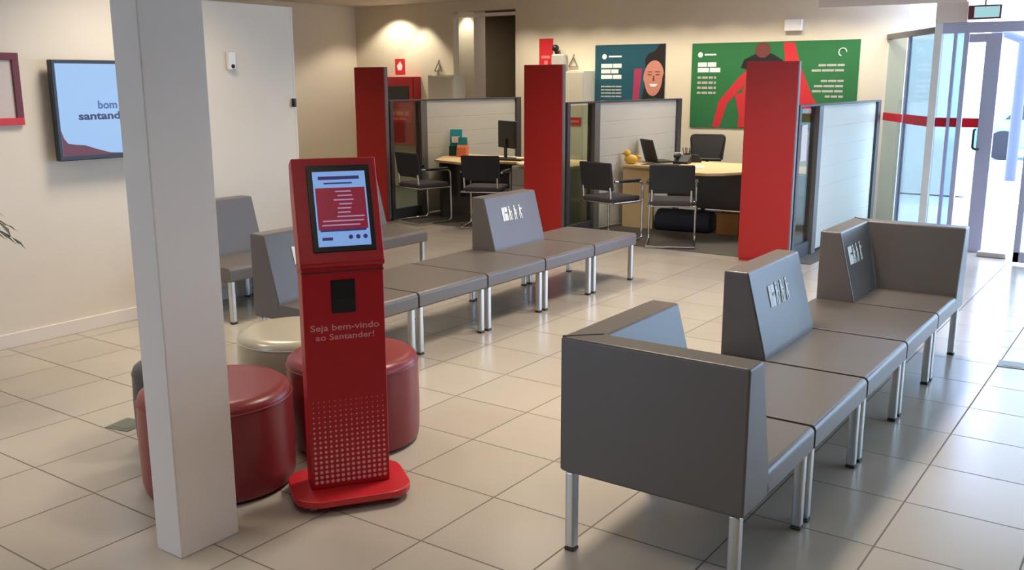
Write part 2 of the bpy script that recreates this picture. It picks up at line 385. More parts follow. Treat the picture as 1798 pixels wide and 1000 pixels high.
def pictograms(sl_mx):
    """priority-seat symbols: one square badge and three standing figures, in the backrest plane (u along row, v up)"""
    mb = MB()
    def r(u0, v0, u1, v1): mb.box((u0, v0, 0), (u1, v1, .0012), 0, 1, sl_mx)
    # square badge cut into four rounded blocks with a gap
    for (u, v, w, h) in ((-.125, .004, .028, .04), (-.094, .012, .030, .032), (-.125, -.042, .020, .04), (-.102, -.042, .038, .046), (-.125, -.002, .05, .006)):
        r(u, v, u + w, v + h)
    for k, u in enumerate((-.040, .018, .078)):
        mb.cyl(sl_mx @ Vector((u, .040, 0)), sl_mx @ Vector((u, .040, .0012)), .009, 14)          # head
        r(u - .008, -.014, u + .009, .030)                                                        # body
        r(u - .014, -.044, u - .004, -.008); r(u + .004, -.044, u + .014, -.012)                  # legs
        r(u + .006, .004 + .004 * k, u + .020, .012 + .004 * k)                                   # arm
        if k == 0: r(u + .021, -.044, u + .025, .016)                                             # stick
        if k == 1: mb.cyl(sl_mx @ Vector((u + .010, -.004, 0)), sl_mx @ Vector((u + .010, -.004, .0012)), .011, 14)
        if k == 2: mb.cyl(sl_mx @ Vector((u + .020, .018, 0)), sl_mx @ Vector((u + .020, .018, .0012)), .008, 14)
    return mb

def seat_unit(label, loc, back=None, logo=False, group=None, last=False):
    """back: None, 'plain', 'near' (L with an end panel at y=0) or 'far' (L with an end panel at y=UW)"""
    t = thing('bench_seat', label, 'seat', loc, 0, group)
    g = .0075
    sx0 = .0 if not back else .222
    sy0, sy1 = g, UW - g
    if back == 'near': sy0 = .222
    if back == 'far': sy1 = UW - .222
    fr_ = [(UD - .024 + .024 * math.sin(a), .388 + .024 * math.cos(a)) for a in [PI / 2 * i / 6 for i in range(7)]]
    cu = MB().prism([(sx0, .312), (sx0, .412)] + fr_ + [(UD, .322), (UD - .01, .312)], sy0, sy1, 'y', .004, 2)
    # slight crown
    cu_o = obj('seat', cu, 'vinyl', t)
    obj('gap_shade', MB().box((.02 if back else .012, .012, .316), (UD - .03, UW - .012 if last else UW + .006, .375), 0), 'seam', cu_o)  # dark box added so the gap to the next seat looks shaded
    if back:
        P = bprof()
        mb = MB()
        if back == 'plain':
            mb.prism(P, g, UW - g, 'y', .014, 3)
        else:
            # mitred L: near end y=g, panel profile measured from that end
            def ring_main(y_of): return [(x, y_of(x), z) for x, z in P]
            if back == 'near':
                far = [(x, UW - g, z) for x, z in P]; mit = [(x + .0, x + g, z) for x, z in P]
                end = [(UD, x + g, z) for x, z in P]
            else:
                far = [(x, g, z) for x, z in P]; mit = [(x, UW - g - x, z) for x, z in P]
                end = [(UD, UW - g - x, z) for x, z in P]
            mb.loft([far, mit, end], .013, 3)
        bo = obj('backrest', mb, 'vinyl', t)
        if back != 'plain':
            # mitre seam across the top
            s = 1 if back == 'near' else -1; y0 = g if back == 'near' else UW - g
            obj('seam', MB().cyl((.006, y0 + s * .006, .8205), (.112, y0 + s * .112, .8205), .003, 8), 'seam', bo)
        if logo:
            # plane of the slanted face: from (x=.223,z=.43) to (x=.12,z=.82)
            p0, p1 = Vector((.223, 0, .43)), Vector((.12, 0, .82)); v = (p1 - p0).normalized(); u = Vector((0, 1, 0)); n = u.cross(v)
            cy = UW * .48
            if back == 'far': cy = UW * .30
            c = p0.lerp(p1, .62) + u * cy + n * .0022
            mx = Matrix((u * 1.2, v * 1.25, n)).transposed().to_4x4(); mx.translation = c
            obj('priority_pictograms', pictograms(mx), 'ink', bo, label='white priority seating pictograms')
    ins = .035
    for x in (ins, UD - ins):
        for y in (ins + .005, UW - ins - .005):
            l = obj('leg', MB().box((x - .02, y - .02, .012), (x + .02, y + .02, .313), .010, 3), 'steel', t)
            obj('foot_cap', MB().box((x - .021, y - .021, 0), (x + .021, y + .021, .014), .006, 2), 'seam', l)
    return t

RX, RY = -1.72, 2.725
R_ = 'bench seats of the row on the right'
seat_unit('grey vinyl corner bench seat nearest the viewer, its plain outer end panel towards us', (RX, RY, 0), 'near', False, R_)
seat_unit('grey backless bench seat joined to the nearest corner seat', (RX, RY + .727, 0), None, False, R_)
seat_unit('grey bench seat with pictogram backrest in the middle of the right row', (RX, RY + 2 * .727, 0), 'plain', True, R_)
seat_unit('grey backless bench seat just before the far corner seat of the right row', (RX, RY + 3 * .727, 0), None, False, R_)
seat_unit('grey corner bench seat at the end of the right row, nearest the glass doors', (RX, RY + 4 * .727, 0), 'far', True, R_, True)
LX, LY = -4.49, 3.64
L_ = 'bench seats of the middle row'
seat_unit('grey bench seat with pictogram backrest right behind the red kiosk', (LX, LY, 0), 'plain', True, L_)
seat_unit('grey backless bench seat next to the kiosk, second along the middle row', (LX, LY + .722, 0), None, False, L_)
seat_unit('grey backless bench seat halfway along the middle row', (LX, LY + 2 * .722, 0), None, False, L_)
seat_unit('grey bench seat with pictogram backrest in front of the central red totem', (LX, LY + 3 * .722, 0), 'plain', True, L_)
seat_unit('grey backless bench seat ending the middle row, nearest the visitor chairs', (LX, LY + 4 * .722, 0), None, False, L_, True)
MX, MY = -6.10, 4.19
M_ = 'bench seats of the row by the left wall'
seat_unit('grey bench seat with plain backrest against the left wall, right of the pillar', (MX, MY, 0), 'plain', False, M_)
seat_unit('grey backless bench seat mostly hidden behind the kiosk, along the left wall', (MX, MY + .722, 0), None, False, M_)
seat_unit('grey bench seat with backrest ending the rear row, just right of the kiosk screen', (MX, MY + 2 * .722, 0), 'plain', False, M_, True)

# ------------------------------------------------------------------ ottomans
def ottoman(label, c, m, r=.318, h=.425):
    t = thing('ottoman', label, 'ottoman', (c[0], c[1], 0), 0, 'round vinyl ottomans behind the pillar')
    pr = [(r - .03, .012), (r - .006, .02), (r, .05), (r + .004, .2), (r, h - .06), (r - .004, h - .048), (r - .001, h - .042), (r - .008, h - .02), (r - .03, h - .004), (r - .06, h), (r - .16, h + .004), (0, h + .006)]
    obj('body', MB().lathe(pr, n=64), m, t, angle=50)
    obj('piping', MB().tube([((r - .002) * math.cos(2 * PI * k / 48), (r - .002) * math.sin(2 * PI * k / 48), h - .047) for k in range(49)], .005, 8, .001, 1), m, t)
    obj('foot', MB().lathe([(r - .06, 0), (r - .045, .012), (0, .012)], n=48), 'black', t)
    return t
ottoman('dark red round ottoman partly hidden by the front of the white pillar', (-3.27, 2.425), 'ottred', .32, .44)
ottoman('dark red round ottoman behind the red kiosk', (-3.145, 3.125), 'ottred', .312, .44)
ottoman('champagne beige round ottoman behind the two red ones', (-3.77, 3.33), 'ottbeige', .305, .415)
ottoman('charcoal ottoman peeking out left of the pillar', (-3.82, 2.62), 'ottdark', .2, .405)

# ------------------------------------------------------------------ kiosk
KR = math.atan2(.82, .572)
k = thing('ticket_kiosk', 'red self-service ticket kiosk with tilted touch screen on a rounded base', 'kiosk', (-2.711, 2.645, 0), KR)
W = .163
def rrect(hx, hy, r, n=8, cx=0, cy=0):
    out = []
    for sx, sy, a0 in ((1, 1, 0), (-1, 1, 90), (-1, -1, 180), (1, -1, 270)):
        for i in range(n + 1):
            a = math.radians(a0 + 90 * i / n); out.append((cx + sx * (hx - r) + r * math.cos(a), cy + sy * (hy - r) + r * math.sin(a)))
    return out
kb = obj('base_plate', MB().prism(rrect(.242, .185, .11), .032, .062, 'z', .006, 3), 'kioskbase', k)
for x in (-.17, .17):
    for y in (-.12, .12):
        obj('caster', MB().cyl((x - .012, y, .017), (x + .012, y, .017), .017, 18).box((x - .016, y - .008, .026), (x + .016, y + .008, .034)), 'steel', kb)
obj('column', MB().box((-W, -.06, .062), (W, .06, 1.0), .006, 3), 'kioskred', k)
obj('column_joint', MB().box((-W - .001, -.063, .965), (W + .001, .05, .972), .001), 'frame', k)
# tilted head
TL = math.radians(19)
HM = Matrix.Translation((0, -.066, 1.0)) @ Matrix.Rotation(-TL, 4, 'X')
HL = .425
hd = obj('head', MB().prism([(-.012, -.0), (-.012, HL), (.07, HL), (.11, .30), (.12, -.012), (.0, -.012)], -W - .004, W + .004, 'x', .006, 3, HM), 'kioskred', k)
hm = lambda z=0: HM @ Matrix.Translation((0, -.0125 - z, 0))
sx0, sx1, sz0, sz1 = -.112, .138, .045, .393
scr = obj('screen', MB().box((sx0, -.004, sz0), (sx1, .006, sz1), .003, 2, hm()), 'bezel', hd)
def P(mb, x0, z0, x1, z1, dz): return mb.box((x0, -.0008, z0), (x1, .0008, z1), 0, 1, hm(.0045 + dz))
a0, a1, c0, c1 = sx0 + .022, sx1 - .020, sz0 + .022, sz1 - .026
sw, sh = a1 - a0, c1 - c0
obj('display', P(MB(), a0, c0, a1, c1, 0), 'scr_blue', k.children[-1] if False else hd)
u = lambda f: a0 + sw * f
v = lambda f: c0 + sh * f
obj('display_panel', P(MB(), u(.03), v(.22), u(.97), v(.78), .001), 'scr_red', hd)
mb = MB(); P(mb, u(.1), v(.89), u(.88), v(.935), .001); P(mb, u(.2), v(.83), u(.74), v(.85), .001); P(mb, u(.06), v(.195), u(.93), v(.225), .002); P(mb, u(.08), v(.08), u(.28), v(.12), .001)
for i in range(3):
    x, z = u(.62 + .14 * i), v(.115)
    mb.cyl(hm(.0055) @ Vector((x, 0, z)), hm(.0062) @ Vector((x, 0, z)), .009, 16)
obj('display_text', mb, 'scr_dark', hd)
mb = MB()
for i, (x0, x1) in enumerate(((.40, .70), (.44, .72), (.36, .74), (.46, .70), (.42, .68), (.42, .66), (.40, .92), (.12, .9), (.1, .82))):
    z = v(.72 - .056 * i); P(mb, u(x0), z, u(x1), z + .005, .002)
obj('display_lines', mb, 'scr_light', hd)
# ticket printer slot
pr_ = obj('printer_slot', MB().box((-.05, -.066, .80), (.046, -.055, .935), .004, 2), 'bezel', k, label='black ticket printer slot')
obj('printer_mouth', MB().box((-.04, -.069, .815), (.036, -.064, .86), .002), 'black', pr_)
FM = lambda z: Matrix.Translation((0, -.0608, z)) @ Matrix.Rotation(PI / 2, 4, 'X')
obj('lettering', MB().text('Seja bem-vindo', .036, Matrix.Translation((.0, 0, 0)) @ FM(.742), .0004, .0002, maxw=.275).text('ao Santander!', .034, FM(.703), .0004, .0002, maxw=.235), 'dot', k)
mb = MB()
for i in range(14):
    for j in range(17):
        r = .0078 * max(.15, 1 - j / 18) ** .7
        x, z = -.142 + .284 * i / 13, .092 + .0215 * j
        bmx = Matrix.Translation((x, -.0607, z)) @ Matrix.Rotation(PI / 2, 4, 'X')
        mb.loft([[bmx @ Vector((r * math.cos(a * PI / 4), r * math.sin(a * PI / 4), q)) for a in range(8)] for q in (0, .0006)])
obj('dot_pattern', mb, 'dot', k, label='pale dotted pattern fading upwards')

# ------------------------------------------------------------------ red totems and desk dividers
TY = 8.62
for x, lb in ((-3.165, 'tall red totem panel in front of the green poster'), (-5.675, 'tall red totem panel between the two desks'), (-8.21, 'tall red totem panel beside the fire hose cabinet')):
    t = thing('totem_panel', lb, 'totem', (x, TY, 0), 0, 'red totems at the desks')
    obj('panel', MB().box((-.245, 0, .03), (.245, .07, 1.872), .004), 'redlac', t)
    obj('plinth', MB().box((-.235, .008, 0), (.235, .062, .03)), 'redlac', t)
    obj('edge_strip', MB().box((.2455, .01, .03), (.25, .06, 1.87), .001), 'greypost', t)

def divider(x, label, y0=8.72):
    t = thing('desk_divider', label, 'divider', (x, y0, 0), 0, 'grey dividers between the desks')
    TZ = 1.46
    obj('post', MB().box((-.05, .0, 0), (.05, .06, TZ), .004), 'darkpost', t)
    obj('post', MB().box((-.05, .58, 0), (.05, .70, TZ), .004), 'greypost', t)
    obj('post', MB().box((-.05, 2.70, 0), (.05, 2.82, TZ), .004), 'darkpost', t)
    obj('glass_panel', MB().box((-.006, .06, .14), (.006, .58, TZ - .02)), 'glass', t)
    obj('kick_panel', MB().box((-.025, .06, .0), (.025, .58, .14), .004), 'darkpost', t)
    obj('top_rail', MB().box((-.03, .0, TZ), (.05, 2.82, TZ + .018), .003), 'darkpost', t)
    mb = MB(); n = 7; h = (TZ - .02 - .06) / n
    for i in range(n): mb.box((-.022, .70, .06 + i * h + .003), (.022, 2.70, .06 + (i + 1) * h - .003), .002, 1)
    mb.box((-.019, .70, .03), (.019, 2.70, TZ))
    obj('slat_panel', mb, 'slat', t)
    return t
divider(-2.965, 'grey slatted desk divider behind the right red totem, next to the glass entrance')
divider(-5.47, 'grey slatted desk divider behind the central red totem, under the teal poster')
divider(-8.02, 'grey slatted desk divider behind the left red totem')
tag(obj('paper_notice', MB().box((-.003, -.08, 0), (.003, .08, .34)), 'paper', loc=(-2.950, 8.98, .95)), 'pale notice stuck inside the glass of the right divider', 'notice')

# ------------------------------------------------------------------ desks
def desk(label, outline, loc, end_panel, back_panel, ped, wood_end, bp_mat):
    t = thing('desk', label, 'desk', loc)
    top = obj('desktop', MB().prism(outline, .712, .742, 'z', .004, 2), 'wood', t)
    obj('end_panel', MB().box((end_panel[0], end_panel[1], 0), (end_panel[2], end_panel[3], .712), .003), wood_end, t)
    obj('modesty_panel', MB().box((back_panel[0], back_panel[1], .24), (back_panel[2], back_panel[3], .712), .003), bp_mat, t)
    p = obj('pedestal', MB().box((ped[0], ped[1], .04), (ped[2], ped[3], .71), .004), 'lightgrey', t)
    for i in range(3):
        z = .07 + i * .21
        obj('drawer', MB().box((ped[0] + .01, ped[1] - .014, z), (ped[2] - .01, ped[1] - .001, z + .2), .004), 'lightgrey', p)
    return t
desk('maple topped desk with rounded front below the green poster',
     [(-5.4, 9.86), (-5.0, 9.84), (-4.75, 9.7), (-4.5, 9.48), (-4.3, 9.38), (-4.1, 9.38), (-3.95, 9.5), (-3.86, 9.7), (-3.7, 9.86), (-3.4, 9.92), (-3.04, 9.92), (-3.04, 10.75), (-5.4, 10.75)],
     (0, 0, 0), (-5.38, 9.9, -4.98, 9.94), (-4.98, 10.28, -3.5, 10.31), (-3.5, 9.95, -3.06, 10.6), 'wood', 'greypost')
desk('maple edged desk with dark front in the left bay, two monitors on it',
     [(-7.66, 9.18), (-7.12, 9.04), (-6.95, 9.4), (-6.6, 9.46), (-6.4, 9.22), (-5.72, 9.22), (-5.72, 10.15), (-7.95, 10.15), (-7.95, 9.7)],
     (0, 0, 0), (-7.69, 9.3, -7.64, 10.1), (-7.6, 9.62, -6.6, 9.65), (-6.55, 9.28, -5.76, 10.0), 'darkgrey', 'darkgrey')
tag(obj('waste_box', MB().box((-.13, -.1, 0), (.13, .1, .24), .006), 'brownbox', loc=(-4.08, 10.06, .006)), 'small brown wooden box under the maple desk', 'box')
t = thing('gym_bag', 'dark navy bag on the carpet under the maple desk', 'bag', (-4.62, 10.03, .006), .1)
obj('body', MB().loft([[(x, y * .17, z * .24) for y, z in ((-.8, 0), (.8, 0), (1, .3), (.8, .8), (.3, 1), (-.3, 1), (-.8, .8), (-1, .3))] for x in (-.33, .33)], .03, 3), 'navy', t)
obj('handle', MB().tube([(-.15, -.02, .22), (-.12, -.02, .31), (.12, -.02, .31), (.15, -.02, .22)], .01), 'black', t)

# ------------------------------------------------------------------ visitor chairs (sled base)
def visitor_chair(label, loc, rz):
    t = thing('visitor_chair', label, 'chair', loc, rz, 'black sled-base visitor chairs at the desks')
    hw = .245
    for s in (-1, 1):
        x = s * hw
        fr = obj('side_frame', MB().tube([(0 if 0 else x, -.27, .016), (x, .24, .016), (x, .235, .64), (x, -.20, .66)], .0125, 12, .06), 'chrome', t)
        obj('arm_pad', MB().box((x - .022, -.14, .648), (x + .022, .19, .676), .010, 3), 'black', fr)
    obj('floor_bar', MB().tube([(-hw, -.265, .016), (hw, -.265, .016)], .0125), 'chrome', t)
    obj('seat_bar', MB().tube([(-hw, .2, .43), (hw, .2, .43)], .011).tube([(-hw, -.2, .43), (hw, -.2, .43)], .011).tube([(-hw, -.2, .43), (-hw, .236, .43)], .011).tube([(hw, -.2, .43), (hw, .236, .43)], .011), 'chrome', t)
    obj('seat', MB().box((-.225, -.22, .435), (.225, .23, .49), .022, 4), 'seatfab', t)
    mx = Matrix.Translation((0, -.215, .66)) @ Matrix.Rotation(math.radians(9), 4, 'X')
    bk = obj('backrest', MB().box((-.23, -.018, -.10), (.23, .018, .2), .016, 3, mx), 'blackfab', t)
    obj('back_upright', MB().tube([(-.2, -.2, .43), (-.2, -.222, .6)], .012).tube([(.2, -.2, .43), (.2, -.222, .6)], .012), 'chrome', t)
    return t
visitor_chair('black visitor chair with chrome sled base seen from behind, at the maple desk', (-4.33, 9.05, .006), math.radians(24))
visitor_chair('black visitor chair turned sideways behind the middle bench row', (-5.01, 8.95, .006), math.radians(-14))
visitor_chair('black visitor chair seen from behind at the left desk, beside the central totem', (-6.72, 8.98, .006), math.radians(22))
visitor_chair('black visitor chair turned sideways in the left bay, beside the left totem', (-7.60, 8.88, .006), math.radians(-14))

# office chair behind the maple desk
t = thing('office_chair', 'dark mesh-backed office chair behind the maple desk', 'chair', (-4.86, 11.06, .006), math.radians(197))
obj('backrest_frame', MB().tube([(-.18, -.2, .72), (-.21, -.24, 1.02), (.21, -.24, 1.02), (.18, -.2, .72), (-.18, -.2, .72)], .018, 10, .05), 'black', t)
obj('back_mesh', MB().prism([(-.18, .72), (.18, .72), (.205, 1.015), (-.205, 1.015)], -.225, -.215, 'y'), 'mesh', t)
obj('seat', MB().box((-.24, -.22, .44), (.24, .24, .52), .03, 4), 'blackfab', t)
obj('gas_lift', MB().cyl((0, 0, .08), (0, 0, .44), .03), 'black', t)
obj('back_spine', MB().tube([(0, -.1, .43), (0, -.27, .5), (0, -.235, .78)], .02), 'black', t)
for i in range(5):
    a = 2 * PI * i / 5
    l = obj('base_leg', MB().tube([(0, 0, .09), (.3 * math.cos(a), .3 * math.sin(a), .06)], .02), 'black', t)
    obj('caster', MB().ball((.3 * math.cos(a), .3 * math.sin(a), .028), .028), 'black', l)

# ------------------------------------------------------------------ things on the desks
DZ = .742
def monitor(label, loc, rz, w=.44, h=.28, group=None, z0=.13):
    t = thing('monitor', label, 'monitor', loc, rz, group)
    obj('foot', MB().prism(rrect(.11, .08, .03), 0, .012, 'z', .003), 'black', t)
    obj('neck', MB().box((-.025, .02, .01), (.025, .045, z0 + .12), .006), 'black', t)
    s = obj('housing', MB().box((-w / 2, -.02, z0), (w / 2, .025, z0 + h), .008, 3), 'black', t)
    obj('display', MB().box((-w / 2 + .015, -.0225, z0 + .02), (w / 2 - .015, -.0195, z0 + h - .015)), 'darkglass', s)
    return t
monitor('black monitor on the left desk, the one standing at the back left', (-7.02, 9.86, DZ), math.radians(155), .42, .34)
monitor('black monitor on the left desk, next to the central totem', (-6.36, 9.7, DZ), math.radians(195), .42, .34)
tag(obj('keyboard', MB().box((-.22, -.07, 0), (.22, .07, .022), .006), 'black', loc=(-6.85, 9.6, DZ), rotz=.2), 'black keyboard on the left desk in front of the monitors', 'keyboard')
tag(obj('paper_sheet', MB().box((-.15, -.105, 0), (.15, .105, .006), .001), 'cup', loc=(-7.26, 9.5, DZ), rotz=.5), 'white papers on the left desk beside the brochure holder', 'paper')
tag(obj('paper_sheet', MB().box((-.15, -.105, 0), (.15, .105, .006), .001), 'cup', loc=(-6.36, 9.40, DZ), rotz=.2), 'white papers on the left desk, next to the pedestal', 'paper')
t = thing('brochure_holder', 'teal brochure stand on the left desk', 'stand', (-7.84, 9.86, DZ), .5)
obj('board', MB().prism([(-.02, 0), (.05, 0), (.075, .34), (.055, .34)], -.10, .06, 'x', .004), 'tealplast', t)
obj('pocket', MB().box((-.10, -.05, 0), (.06, -.02, .13), .004), 'dgreen', t)
obj('printed_patch', MB().box((-.07, -.008, .17), (.03, .012, .25)), 'cup', t)
t = thing('leaflet_box', 'orange and teal leaflet box beside the teal brochure stand', 'box', (-7.66, 9.74, DZ), .3)
obj('body', MB().prism([(-.05, 0), (.05, 0), (.06, .2), (-.02, .12)], -.07, .07, 'x', .004), 'orange', t)
obj('leaflets', MB().box((-.06, .01, .1), (.06, .035, .25)), 'tealplast', t)
# maple desk
t = thing('laptop', 'open black laptop seen edge-on on the maple desk', 'laptop', (-5.17, 10.44, DZ), math.radians(142))
lb = obj('keyboard_deck', MB().box((-.17, -.12, 0), (.17, .12, .02), .005), 'black', t)
obj('screen_lid', MB().prism([(.10, .018), (.125, .018), (.20, .27), (.182, .275)], -.17, .17, 'x', .003), 'black', t)
t = thing('desk_phone', 'black desk telephone on the maple desk beside the laptop', 'telephone', (-4.84, 10.36, DZ), math.radians(10))
obj('body', MB().prism([(-.1, 0), (.1, 0), (.1, .10), (-.1, .03)], -.09, .09, 'x', .008, 3), 'black', t)
obj('handset', MB().box((-.085, -.1, .07), (-.035, .1, .115), .02, 4), 'black', t)
tag(obj('paper_cup', MB().lathe([(.03, 0), (.042, .105), (.038, .105), (.028, .006), (0, .006)], n=28), 'cup', loc=(-5.03, 10.64, DZ)), 'white paper cup on the maple desk', 'cup')
t = thing('pen_holder', 'dark pen holder with pens on the maple desk', 'holder', (-4.90, 10.62, DZ))
obj('pot', MB().lathe([(.04, 0), (.042, .1), (.037, .1), (.035, .01), (0, .01)], n=24), 'black', t)
for i in range(5):
    obj('pen', MB().cyl((.012 * (i - 2), .008 * ((i % 2) - .5), .012), (.028 * (i - 2), .02 * ((i % 2) - .5), .17), .005, 8), 'black', t)
tag(obj('stapler', MB().prism([(-.08, 0), (.08, 0), (.08, .03), (.04, .09), (-.02, .1), (-.08, .05)], -.02, .02, 'y', .008, 3), 'black', loc=(-4.78, 10.58, DZ), rotz=.5), 'black stapler on the maple desk beside the pens', 'stapler')
t = thing('desk_ornament', 'yellow duck-like ornament on the left end of the maple desk', 'ornament', (-5.31, 9.97, DZ), math.radians(200))
obj('body', MB().ball((0, 0, .055), .07, (1.25, .9, .8)).ball((-.085, 0, .085), .03, (1.2, .8, .8)), 'yellow', t)
obj('head', MB().ball((.05, 0, .125), .042), 'yellow', t)
obj('beak', MB().ball((.095, 0, .12), .016, (1.4, 1, .6)), 'orange', t)
tag(obj('document_pad', MB().box((-.16, -.11, 0), (.16, .11, .008), .001), 'cup', loc=(-4.55, 9.95, DZ), rotz=.3), 'white document pad on the front of the maple desk', 'paper')
tag(obj('mouse_mat', MB().box((-.2, -.14, 0), (.2, .14, .004), .001), 'seatfab', loc=(-4.98, 10.08, DZ), rotz=.1), 'dark mat lying on the maple desk before the laptop', 'mat')

# ------------------------------------------------------------------ left wall things
TVY0, TVY1, TVZ0, TVZ1, TX = 3.40, 4.52, 1.19, 1.846, WL + .10
t = thing('television', 'wall-mounted television showing a pale blue screen, left of the pillar', 'television', (.001, 0, 0))
obj('housing', MB().box((TX - .05, TVY0, TVZ0), (TX, TVY1, TVZ1), .006, 3), 'bezel', t)
obj('wall_bracket', MB().box((WL, 3.8, 1.4), (TX - .05, 4.1, 1.65)), 'black', t)
e = .024
dp = obj('display', MB().box((TX, TVY0 + e, TVZ0 + .03), (TX + .002, TVY1 - e, TVZ1 - e)), 'tv_blue', t)
def wave(u): return .035 + .13 * (1 - u) ** 1.2 * 0 + (.12 if u < .05 else .0) + .07 * math.exp(-((u - .12) / .14) ** 2) + .01
pts = [(TVY0 + e, TVZ0 + .03), (TVY0 + e, TVZ0 + .20), (TVY0 + e + .015, TVZ0 + .15), (TVY0 + e + .04, TVZ0 + .115), (TVY0 + e + .09, TVZ0 + .105), (TVY0 + e + .16, TVZ0 + .098), (TVY0 + e + .24, TVZ0 + .07), (TVY0 + e + .34, TVZ0 + .04), (TVY0 + e + .5, TVZ0 + .03)]
obj('display_wave', MB().prism(pts, TX + .002, TX + .003, 'x'), 'tv_red', dp)
YM = Matrix.Translation((TX + .003, 0, 0))
def YT(y, z): return Matrix.Translation((TX + .003, y, z)) @ Matrix.Rotation(PI / 2, 4, 'Z') @ Matrix.Rotation(PI / 2, 4, 'X')
obj('display_text', MB().text('santander', .07, YT(TVY0 + .155, 1.478), .0004, .0022, 'LEFT', maxw=.40), 'tv_ink', dp)
obj('display_caption', MB().text('bom dia', .075, YT(TVY0 + .30, 1.55), .0004, .002, 'LEFT', maxw=.26), 'tv_ink2', dp)

t = thing('framed_notice', 'maroon framed notice cut by the left edge of the picture', 'notice', (WL, 0, 0))
y1, y0, z0, z1, fw = 3.235, 2.55, 1.435, 1.885, .045
mb = MB().box((0, y0, z1 - fw), (.025, y1, z1), .003).box((0, y1 - fw, z0 + fw), (.025, y1, z1 - fw), .003).box((0, y0, z0 + fw), (.025, y0 + fw, z1 - fw), .003)
obj('frame', mb, 'frame', t)
obj('bottom_strip', MB().box((0, y0, z0), (.026, y1, z0 + fw), .003), 'signred', t, label='bright red bottom strip')
obj('sheet', MB().box((0, y0 + fw, z0 + fw), (.012, y1 - fw, z1 - fw)), 'paper', t)
t = thing('wall_sensor', 'small white sensor box on the left wall, right of the pillar', 'sensor', (WL, 4.90, 1.80))
obj('body', MB().box((0, -.035, -.01), (.04, .035, .13), .01, 3), 'whitemetal', t)
obj('lens', MB().ball((.04, .0, .02), .016), 'black', t)
tag(obj('door_latch', MB().box((0, -.012, -.035), (.035, .012, .035), .005), 'black', loc=(WL, 5.523, 1.53)), 'small dark latch on the edge of the left wall', 'latch')

# potted palm: only leaf tips reach into the frame
t = thing('potted_palm', 'potted palm whose dark leaf tips enter at the left edge', 'plant', (-5.35, 1.93, 0))
obj('pot', MB().lathe([(.14, 0), (.19, .34), (.2, .36), (.175, .36), (.16, .32), (0, .32)], n=36), 'terra', t)
obj('soil', MB().lathe([(.165, .30), (.165, .325), (0, .33)], n=30), 'soil', t)
obj('stem', MB().tube([(0, 0, .32), (.02, .03, .6), (.0, .08, .985)], .02), 'leaf', t)
mb = MB(); rnd = random.Random(3)
for i in range(16):
    az = i * 2.4; el = .25 + .5 * rnd.random(); ln = .5 + .15 * rnd.random()
    pts = [];
    for q in range(9):
        s = q / 8; rr = ln * s; pts.append(Vector((rr * math.cos(az), .08 + rr * math.sin(az), .97 + rr * el - .9 * s * s * ln * (.5 + .4 * rnd.random() * 0 + .2))))
    for q in range(1, 9):
        dr_ = (pts[q] - pts[q - 1]).normalized(); sd = dr_.cross(Vector((0, 0, 1))).normalized()
        for sg in (-1, 1):
            lf = .2 * math.sin(PI * (q / 9.5) ** .8) + .03
            tip = pts[q] + (dr_ * .6 + sd * sg * .8).normalized() * lf + Vector((0, 0, -.25 * lf)); md = pts[q].lerp(tip, .5) + Vector((0, 0, .012))
            wv = dr_ * .014
            tb = bmesh.new(); vs = [tb.verts.new(p) for p in (pts[q] - wv, md - wv * 1.2, tip, md + wv * 1.2, pts[q] + wv)]; tb.faces.new(vs); mb._add(tb)
    mb.tube(pts, .005, 6, .01, 1)
obj('fronds', mb, 'leaf', t)

# ------------------------------------------------------------------ back wall things
def word_bars(mb, x, z, y, words, h, gap=None):
    """rows of small blocks standing for unreadable printed words"""
    for w in words:
        mb.box((x, y - .0008, z - h / 2), (x + w, y + .0008, z + h / 2)); x += w + (gap or h * .45)
    return mb
def flat(mb, pts, y, th=.0012): return mb.prism(pts, y - th, y, 'y')
# teal poster
px0, px1, pz0, pz1 = -6.885, -5.805, 1.31, 2.187
t = thing('poster', 'teal poster with a smiling face and white text, left of the green one', 'poster', (0, 0, 0), 0, 'posters on the back wall')
yp = YB - .012
pb = obj('board', MB().box((px0, yp, pz0), (px1, YB, pz1), .002), 'teal', t)
mb = MB()
mb.cyl((px0 + .15, yp - .002, 2.03), (px0 + .15, yp, 2.03), .036, 20)
word_bars(mb, px0 + .22, 2.03, yp - .001, (.2,), .022)
for i, w in enumerate((.32, .27, .32)):
    word_bars(mb, px0 + .1, 1.905 - i * .075, yp - .001, (w * .55, w * .42), .055, .012)
word_bars(mb, px0 + .1, 1.40, yp - .001, (.09, .1), .06, .014)
obj('white_text', mb, 'ink', pb)
mb = MB()
for i in range(4): word_bars(mb, px0 + .1, 1.625 - i * .045, yp - .001, (.06, .1, .05, .09), .018)
obj('small_text', mb, 'lightgrey', pb)
obj('printed_card', flat(MB(), [(px0 + .60, 1.42), (px0 + .70, 1.44), (px0 + .74, 1.87), (px0 + .62, 1.86)], yp - .0002), 'pinkc', pb)
obj('printed_hair', flat(MB(), [(px0 + .78, 1.98), (px0 + .83, 2.06), (px0 + .92, 2.09), (px1 - .08, 2.18), (px1 - .004, 2.18), (px1 - .004, 1.30), (px0 + .66, 1.31), (px0 + .74, 1.45), (px0 + .80, 1.7)], yp - .0002), 'hair', pb)
face = [(px0 + .915 + .155 * math.cos(a) * (1 if math.sin(a) > 0 else .86), 1.735 + .235 * math.sin(a) + .12 * .155 * math.cos(a)) for a in [2 * PI * i / 28 for i in range(28)]]
obj('printed_face', flat(MB(), face, yp - .0016), 'skin', pb)
mb = MB()
